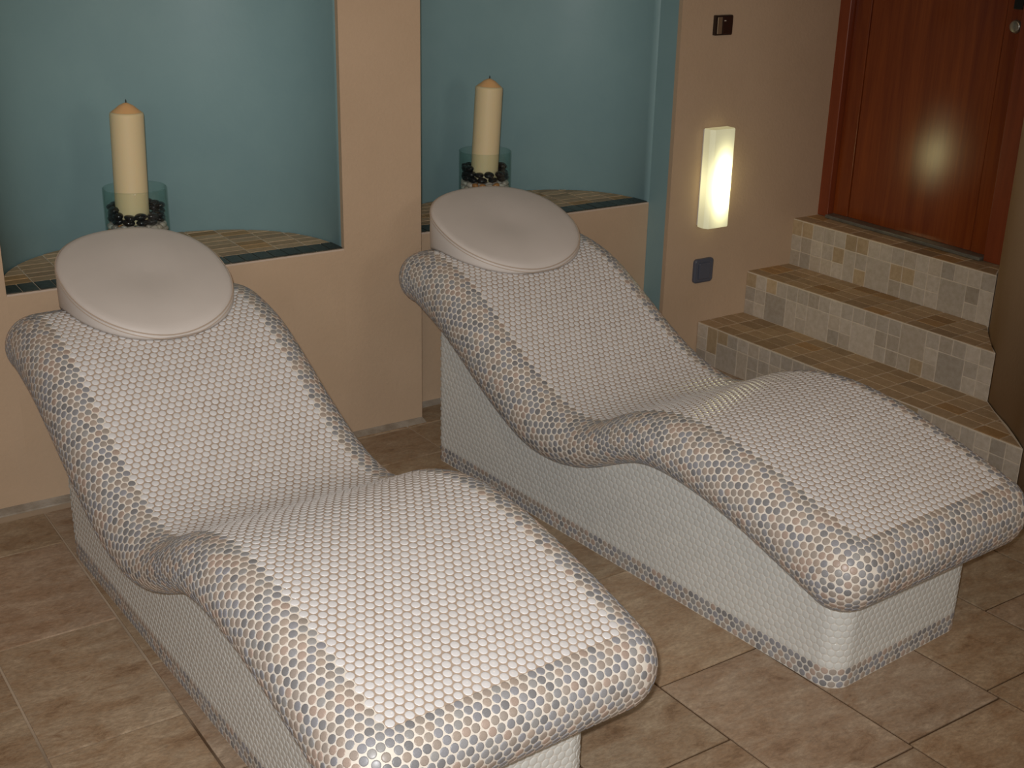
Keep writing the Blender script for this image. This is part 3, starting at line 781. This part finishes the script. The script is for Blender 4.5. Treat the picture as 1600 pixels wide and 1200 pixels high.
# glowing wall lamp (box shade that stands proud of the wall)
lamp = on_wall('wall_lamp', 1.238, .723, 'glowing frosted glass box wall lamp between the blue niche and the steps', 'lamp')
mb = MB(); mb.box((-.052, -.012, -.180), (.052, 0, .180)); mb.build('back_plate', mat('white_lamp_metal', (.75, .75, .72), .4), lamp, bevel=.003)
def lamp_glass():
    m = mat('lit_frosted_shade', (.80, .82, .72), .18, .5); ns, ls, b = nodes(m)
    tc = ns.new('ShaderNodeTexCoord'); sp = ns.new('ShaderNodeSeparateXYZ'); ls.new(tc.outputs['Object'], sp.inputs[0])
    # the tube inside glows through the glass: brightest along its length, fading to the ends
    def gauss(sock, c, w):
        s_ = ns.new('ShaderNodeMath'); s_.operation = 'SUBTRACT'; ls.new(sock, s_.inputs[0]); s_.inputs[1].default_value = c
        d = ns.new('ShaderNodeMath'); d.operation = 'DIVIDE'; ls.new(s_.outputs[0], d.inputs[0]); d.inputs[1].default_value = w
        p = ns.new('ShaderNodeMath'); p.operation = 'POWER'; ls.new(d.outputs[0], p.inputs[0]); p.inputs[1].default_value = 2
        n_ = ns.new('ShaderNodeMath'); n_.operation = 'MULTIPLY'; ls.new(p.outputs[0], n_.inputs[0]); n_.inputs[1].default_value = -1
        e = ns.new('ShaderNodeMath'); e.operation = 'EXPONENT'; ls.new(n_.outputs[0], e.inputs[0]); return e.outputs[0]
    gz = gauss(sp.outputs['Z'], -.02, .088); gx = gauss(sp.outputs['X'], .012, .042)
    mu = ns.new('ShaderNodeMath'); mu.operation = 'MULTIPLY'; ls.new(gz, mu.inputs[0]); ls.new(gx, mu.inputs[1])
    st_ = ns.new('ShaderNodeMath'); st_.operation = 'MULTIPLY_ADD'; ls.new(mu.outputs[0], st_.inputs[0]); st_.inputs[1].default_value = LAMP_E; st_.inputs[2].default_value = LAMP_E*.035
    b.inputs['Emission Color'].default_value = (1, .93, .46, 1); ls.new(st_.outputs[0], b.inputs['Emission Strength'])
    return m
LAMP_E = 7.5
mb = MB()
prof = [(-.056, -.011), (-.056, -.045), (-.044, -.060), (.050, -.060), (.056, -.052), (.056, -.011)]
n = len(prof); zz = (-.184, -.180, .180, .184); vs = []
for k, z in enumerate(zz):
    f = .975 if k in (0, 3) else 1
    vs += [(x*f, y*f, z) for x, y in prof]
fs = []
for k in range(3):
    for i in range(n):
        j = (i+1) % n; fs.append((k*n+j, k*n+i, (k+1)*n+i, (k+1)*n+j))
fs += [tuple(range(n)), tuple(reversed(range(3*n, 4*n)))]
mb.add(vs, fs); mb.build('glass_shade', lamp_glass(), lamp, bevel=.0015)

sw = on_wall('light_switch', 1.232, .363, 'blue-grey rounded rocker switch below the glowing lamp', 'switch')
def rounded(w, h, r_, n=6):
    out = []
    for cx, cy, a0 in ((w-r_, h-r_, 0), (-(w-r_), h-r_, 90), (-(w-r_), -(h-r_), 180), (w-r_, -(h-r_), 270)):
        for k in range(n+1): a = radians(a0+90*k/n); out.append((cx+r_*cos(a), cy+r_*sin(a)))
    return out
def plate(name, w, h, r_, y0, y1, inset, m, parent):
    a = rounded(w, h, r_); b = rounded(w-inset, h-inset, max(r_-inset, .002)); n = len(a)
    mb = MB(); mb.add([(x, y0, z) for x, z in a] + [(x, (y0+3*y1)/4, z) for x, z in a] + [(x, y1, z) for x, z in b],
        [(i, (i+1) % n, n+(i+1) % n, n+i) for i in range(n)] + [(n+i, n+(i+1) % n, 2*n+(i+1) % n, 2*n+i) for i in range(n)] + [tuple(range(2*n, 3*n))])
    o = mb.build(name, m, parent); return o
plate('plate', .047, .047, .014, 0, -.013, .006, SWITCH, sw)
plate('rocker', .028, .032, .005, -.012, -.018, .003, SWITCH, sw)

cr = on_wall('key_switch', 1.235, 1.268, 'small dark framed panel with brass strip high on the wall above the lamp', 'wall panel')
plate('frame', .040, .035, .004, 0, -.016, .002, DARKFRAME, cr)
mb = MB(); mb.box((-.033, -.0185, -.029), (-.012, -.0155, .029)); mb.build('brass_strip', BRASS, cr, bevel=.001)
mb = MB(); mb.box((-.008, -.0185, -.030), (.037, -.0155, .030)); mb.build('dark_face', DARKMIRROR, cr, bevel=.001)
mb = MB(); mb.box((-.004, -.0195, .0145), (.004, -.0183, .0175)); mb.build('indicator', mat('pale_indicator', (.6, .55, .45), .3), cr)

# ------------------------------------------------------------------ vases, candles, pebbles
def hexpeb(seed_):
    rg = random.Random(seed_); bm = bmesh.new(); bmesh.ops.create_icosphere(bm, subdivisions=3, radius=1)
    a, b_, c = rg.uniform(0, 6), rg.uniform(0, 6), rg.uniform(0, 6)
    for v in bm.verts:
        x, y, z = v.co; f = 1 + .07*sin(2.1*x+a) + .07*sin(2.4*y+b_) + .05*sin(2.7*z+c); v.co *= f
    for f in bm.faces: f.smooth = True
    me = bpy.data.meshes.new('pebble'); bm.to_mesh(me); bm.free(); return me
MIXC = [(.55, .44, .36), (.60, .50, .43), (.42, .34, .28), (.50, .22, .08), (.62, .55, .48), (.33, .27, .23), (.48, .38, .33)]
peb_b = []; peb_m = []
for i in range(4):
    me = hexpeb(i); me.materials.append(PEB_BLACK); peb_b.append(me)
for i, c in enumerate(MIXC):
    me = hexpeb(20+i); m_ = noise_mat('pebble_%s' % ('rust' if i == 3 else 'pale'), c, tuple(q*.8 for q in c), 60, .22, .5); me.materials.append(m_); peb_m.append((me, i))
def vase_set(u, v, zl, which, side, lean, topz_, rseed):
    x, y = wp(u, v)
    rg = random.Random(rseed)
    R = .0925; Hh = .212
    root = tag(empty('glass_vase', (x, y, zl+.0035)), 'clear greenish cylinder vase of pebbles on the %s niche ledge, behind the %s cushion' % (side, side), 'vase', 'glass vases holding candles')
    mb = MB()
    mb.lathe([(.001, .0), (R-.004, 0), (R, .004), (R, .010), (R, Hh-.006), (R, Hh-.0015), (R-.0015, Hh), (R-.003, Hh-.0015), (R-.0032, Hh-.006), (R-.0035, .018), (R-.0035, .012), (R-.007, .009), (.001, .009)], 72, capb=True, capt=True)
    mb.build('glass_cylinder', GLASS, root, smooth=True)
    # candle stands on the pale pebbles
    cb = zl + .110
    hC = topz_ - cb; r_ = .0485
    cd = tag(empty('pillar_candle', (x + lean[2], y, cb)), 'ivory pillar candle with a %s wick standing in the %s glass vase' % ('short', side), 'candle', 'pillar candles in the vases')
    cd.rotation_euler = (lean[0], lean[1], 0)
    mb = MB(); mb.lathe([(r_-.002, 0), (r_, .002), (r_, .006), (r_, hC-.040), (r_, hC-.035), (r_-.0015, hC-.029), (r_-.005, hC-.0265)], 64, capb=True, capt=True); mb.build('wax_column', WAX, cd, smooth=True)
    mb = MB(); mb.lathe([(r_-.0052, hC-.0268), (r_-.010, hC-.0225), (r_-.018, hC-.0165), (r_-.028, hC-.008), (.006, hC-.001), (.001, hC)], 64, capb=False, capt=True); o = mb.build('wax_tip', WAXTOP, cd, smooth=True); o['label'] = 'conical wax tip tinted orange for the warm light from above'
    mb = MB(); mb.lathe([(.0016, hC-.002), (.0015, hC+.006), (.0008, hC+.010)], 8); mb.build('wick', WICK, cd, smooth=True)
    # pale pebbles below, black ones round the foot of the candle
    def peb(px_, py_, pz_, sc_, rot, black):
        if black: me = peb_b[rg.randrange(4)]; nm = 'black_pebble'; lb = 'glossy black pebble around the candle in the %s vase' % side; gp = 'black pebbles in the %s vase' % side
        else:
            me, ci = peb_m[rg.choice([0, 0, 1, 1, 2, 3, 4, 4, 5, 6])]
            if ci == 3: nm = 'rust_pebble'; lb = 'rust-brown polished pebble among the pale ones in the %s vase' % side; gp = 'rust-brown pebbles in the %s vase' % side
            else: nm = 'pale_pebble'; lb = 'pale beige polished pebble in the lower layers of the %s vase' % side; gp = 'pale pebbles in the %s vase' % side
        o = bpy.data.objects.new(nm, me); COL.objects.link(o); o.location = (px_, py_, pz_); o.scale = sc_; o.rotation_euler = rot
        tag(o, lb, 'pebble', gp)
    for k in range(6):
        z = zl + .0225 + k*.0158
        for (rad, n) in ((.0765, 19), (.052, 12)):
            if rad < .06 and k < 4: continue
            a0 = rg.random()*6.28
            for i in range(n):
                a = a0 + 2*pi*i/n + rg.uniform(-.03, .03)
                peb(x+rad*cos(a), y+rad*sin(a), z + rg.uniform(-.0015, .0015), (rg.uniform(.0095, .0120), rg.uniform(.0120, .0140), rg.uniform(.0085, .0100)), (rg.uniform(-.3, .3), rg.uniform(-.3, .3), a+rg.uniform(-.2, .2)), False)
    for k in range(3):
        z = zl + .1225 + k*.0165; n = 12 if k < 2 else 9; a0 = rg.random()*6.28
        for i in range(n):
            a = a0 + 2*pi*i/n + rg.uniform(-.05, .05)
            if k == 2: a = pi/2 + (i-4)*.42 + rg.uniform(-.05, .05)
            rad = .0690
            peb(x+rad*cos(a), y+rad*sin(a), z + rg.uniform(-.002, .002), (rg.uniform(.0150, .0172), rg.uniform(.0158, .0176), rg.uniform(.0098, .0116)), (rg.uniform(-.25, .25), rg.uniform(-.25, .25), a+rg.uniform(-.2, .2)), True)
vase_set(-.847+.0, .20, .640, 'L', 'left', (0, radians(1.6), -.013), 1.103, 3)
vase_set(.437, .30, .622, 'R', 'right', (0, radians(2.9), -.003), 1.087, 8)

# ------------------------------------------------------------------ lights
def area(name, loc, size, power, color, target=None, spread=pi, shape='DISK'):
    l = bpy.data.lights.new(name, 'AREA'); l.shape = shape; l.size = size; l.energy = power; l.color = color; l.spread = spread
    o = bpy.data.objects.new(name, l); COL.objects.link(o); o.location = loc
    if target is not None: o.rotation_euler = (Vector(target)-Vector(loc)).to_track_quat('-Z', 'Y').to_euler()
    return o
# camera flash beside the lens
fl = bpy.data.lights.new('camera_flash', 'SPOT'); fl.energy = 205; fl.color = (1, .99, 1); fl.shadow_soft_size = .018; fl.spot_size = radians(74); fl.spot_blend = .9
fo = bpy.data.objects.new('camera_flash', fl); COL.objects.link(fo)
fp = V(0, 0, CH) + uu*.045 - rr*.03; fo.location = fp
fo.rotation_euler = Vector(fw - uu*.05 - rr*.05).to_track_quat('-Z', 'Y').to_euler()
# warm halogen downlights in the ceiling
for i, (x, y) in enumerate([(.9, 2.4), (2.2, 2.3), (.4, .6), (2.0, .5)]):
    area('ceiling_downlight', (x, y, H_ROOM-.02), .16, (1.9, .8, 1.7, 1.5)[i], (1, .70, .42), (x, y, 0))
# unseen soft lights added behind the camera to fill in for room bounce
for i, (x, y, tx_, ty_) in enumerate([(-1.15, -.9, 2.0, 3.0), (2.4, -1.3, 2.2, 3.2)]):
    area('rear_fill_light', (x, y, 1.75), 1.0, 9, (1, .93, .82), (tx_, ty_, .6))
w = bpy.data.worlds.new('world'); S.world = w; w.use_nodes = True
w.node_tree.nodes['Background'].inputs[0].default_value = (1, .72, .48, 1); w.node_tree.nodes['Background'].inputs[1].default_value = 0.02

S.view_settings.view_transform = 'Standard'; S.view_settings.look = 'None'; S.view_settings.gamma = 1; S.view_settings.use_curve_mapping = False
S.view_settings.exposure = 0.0
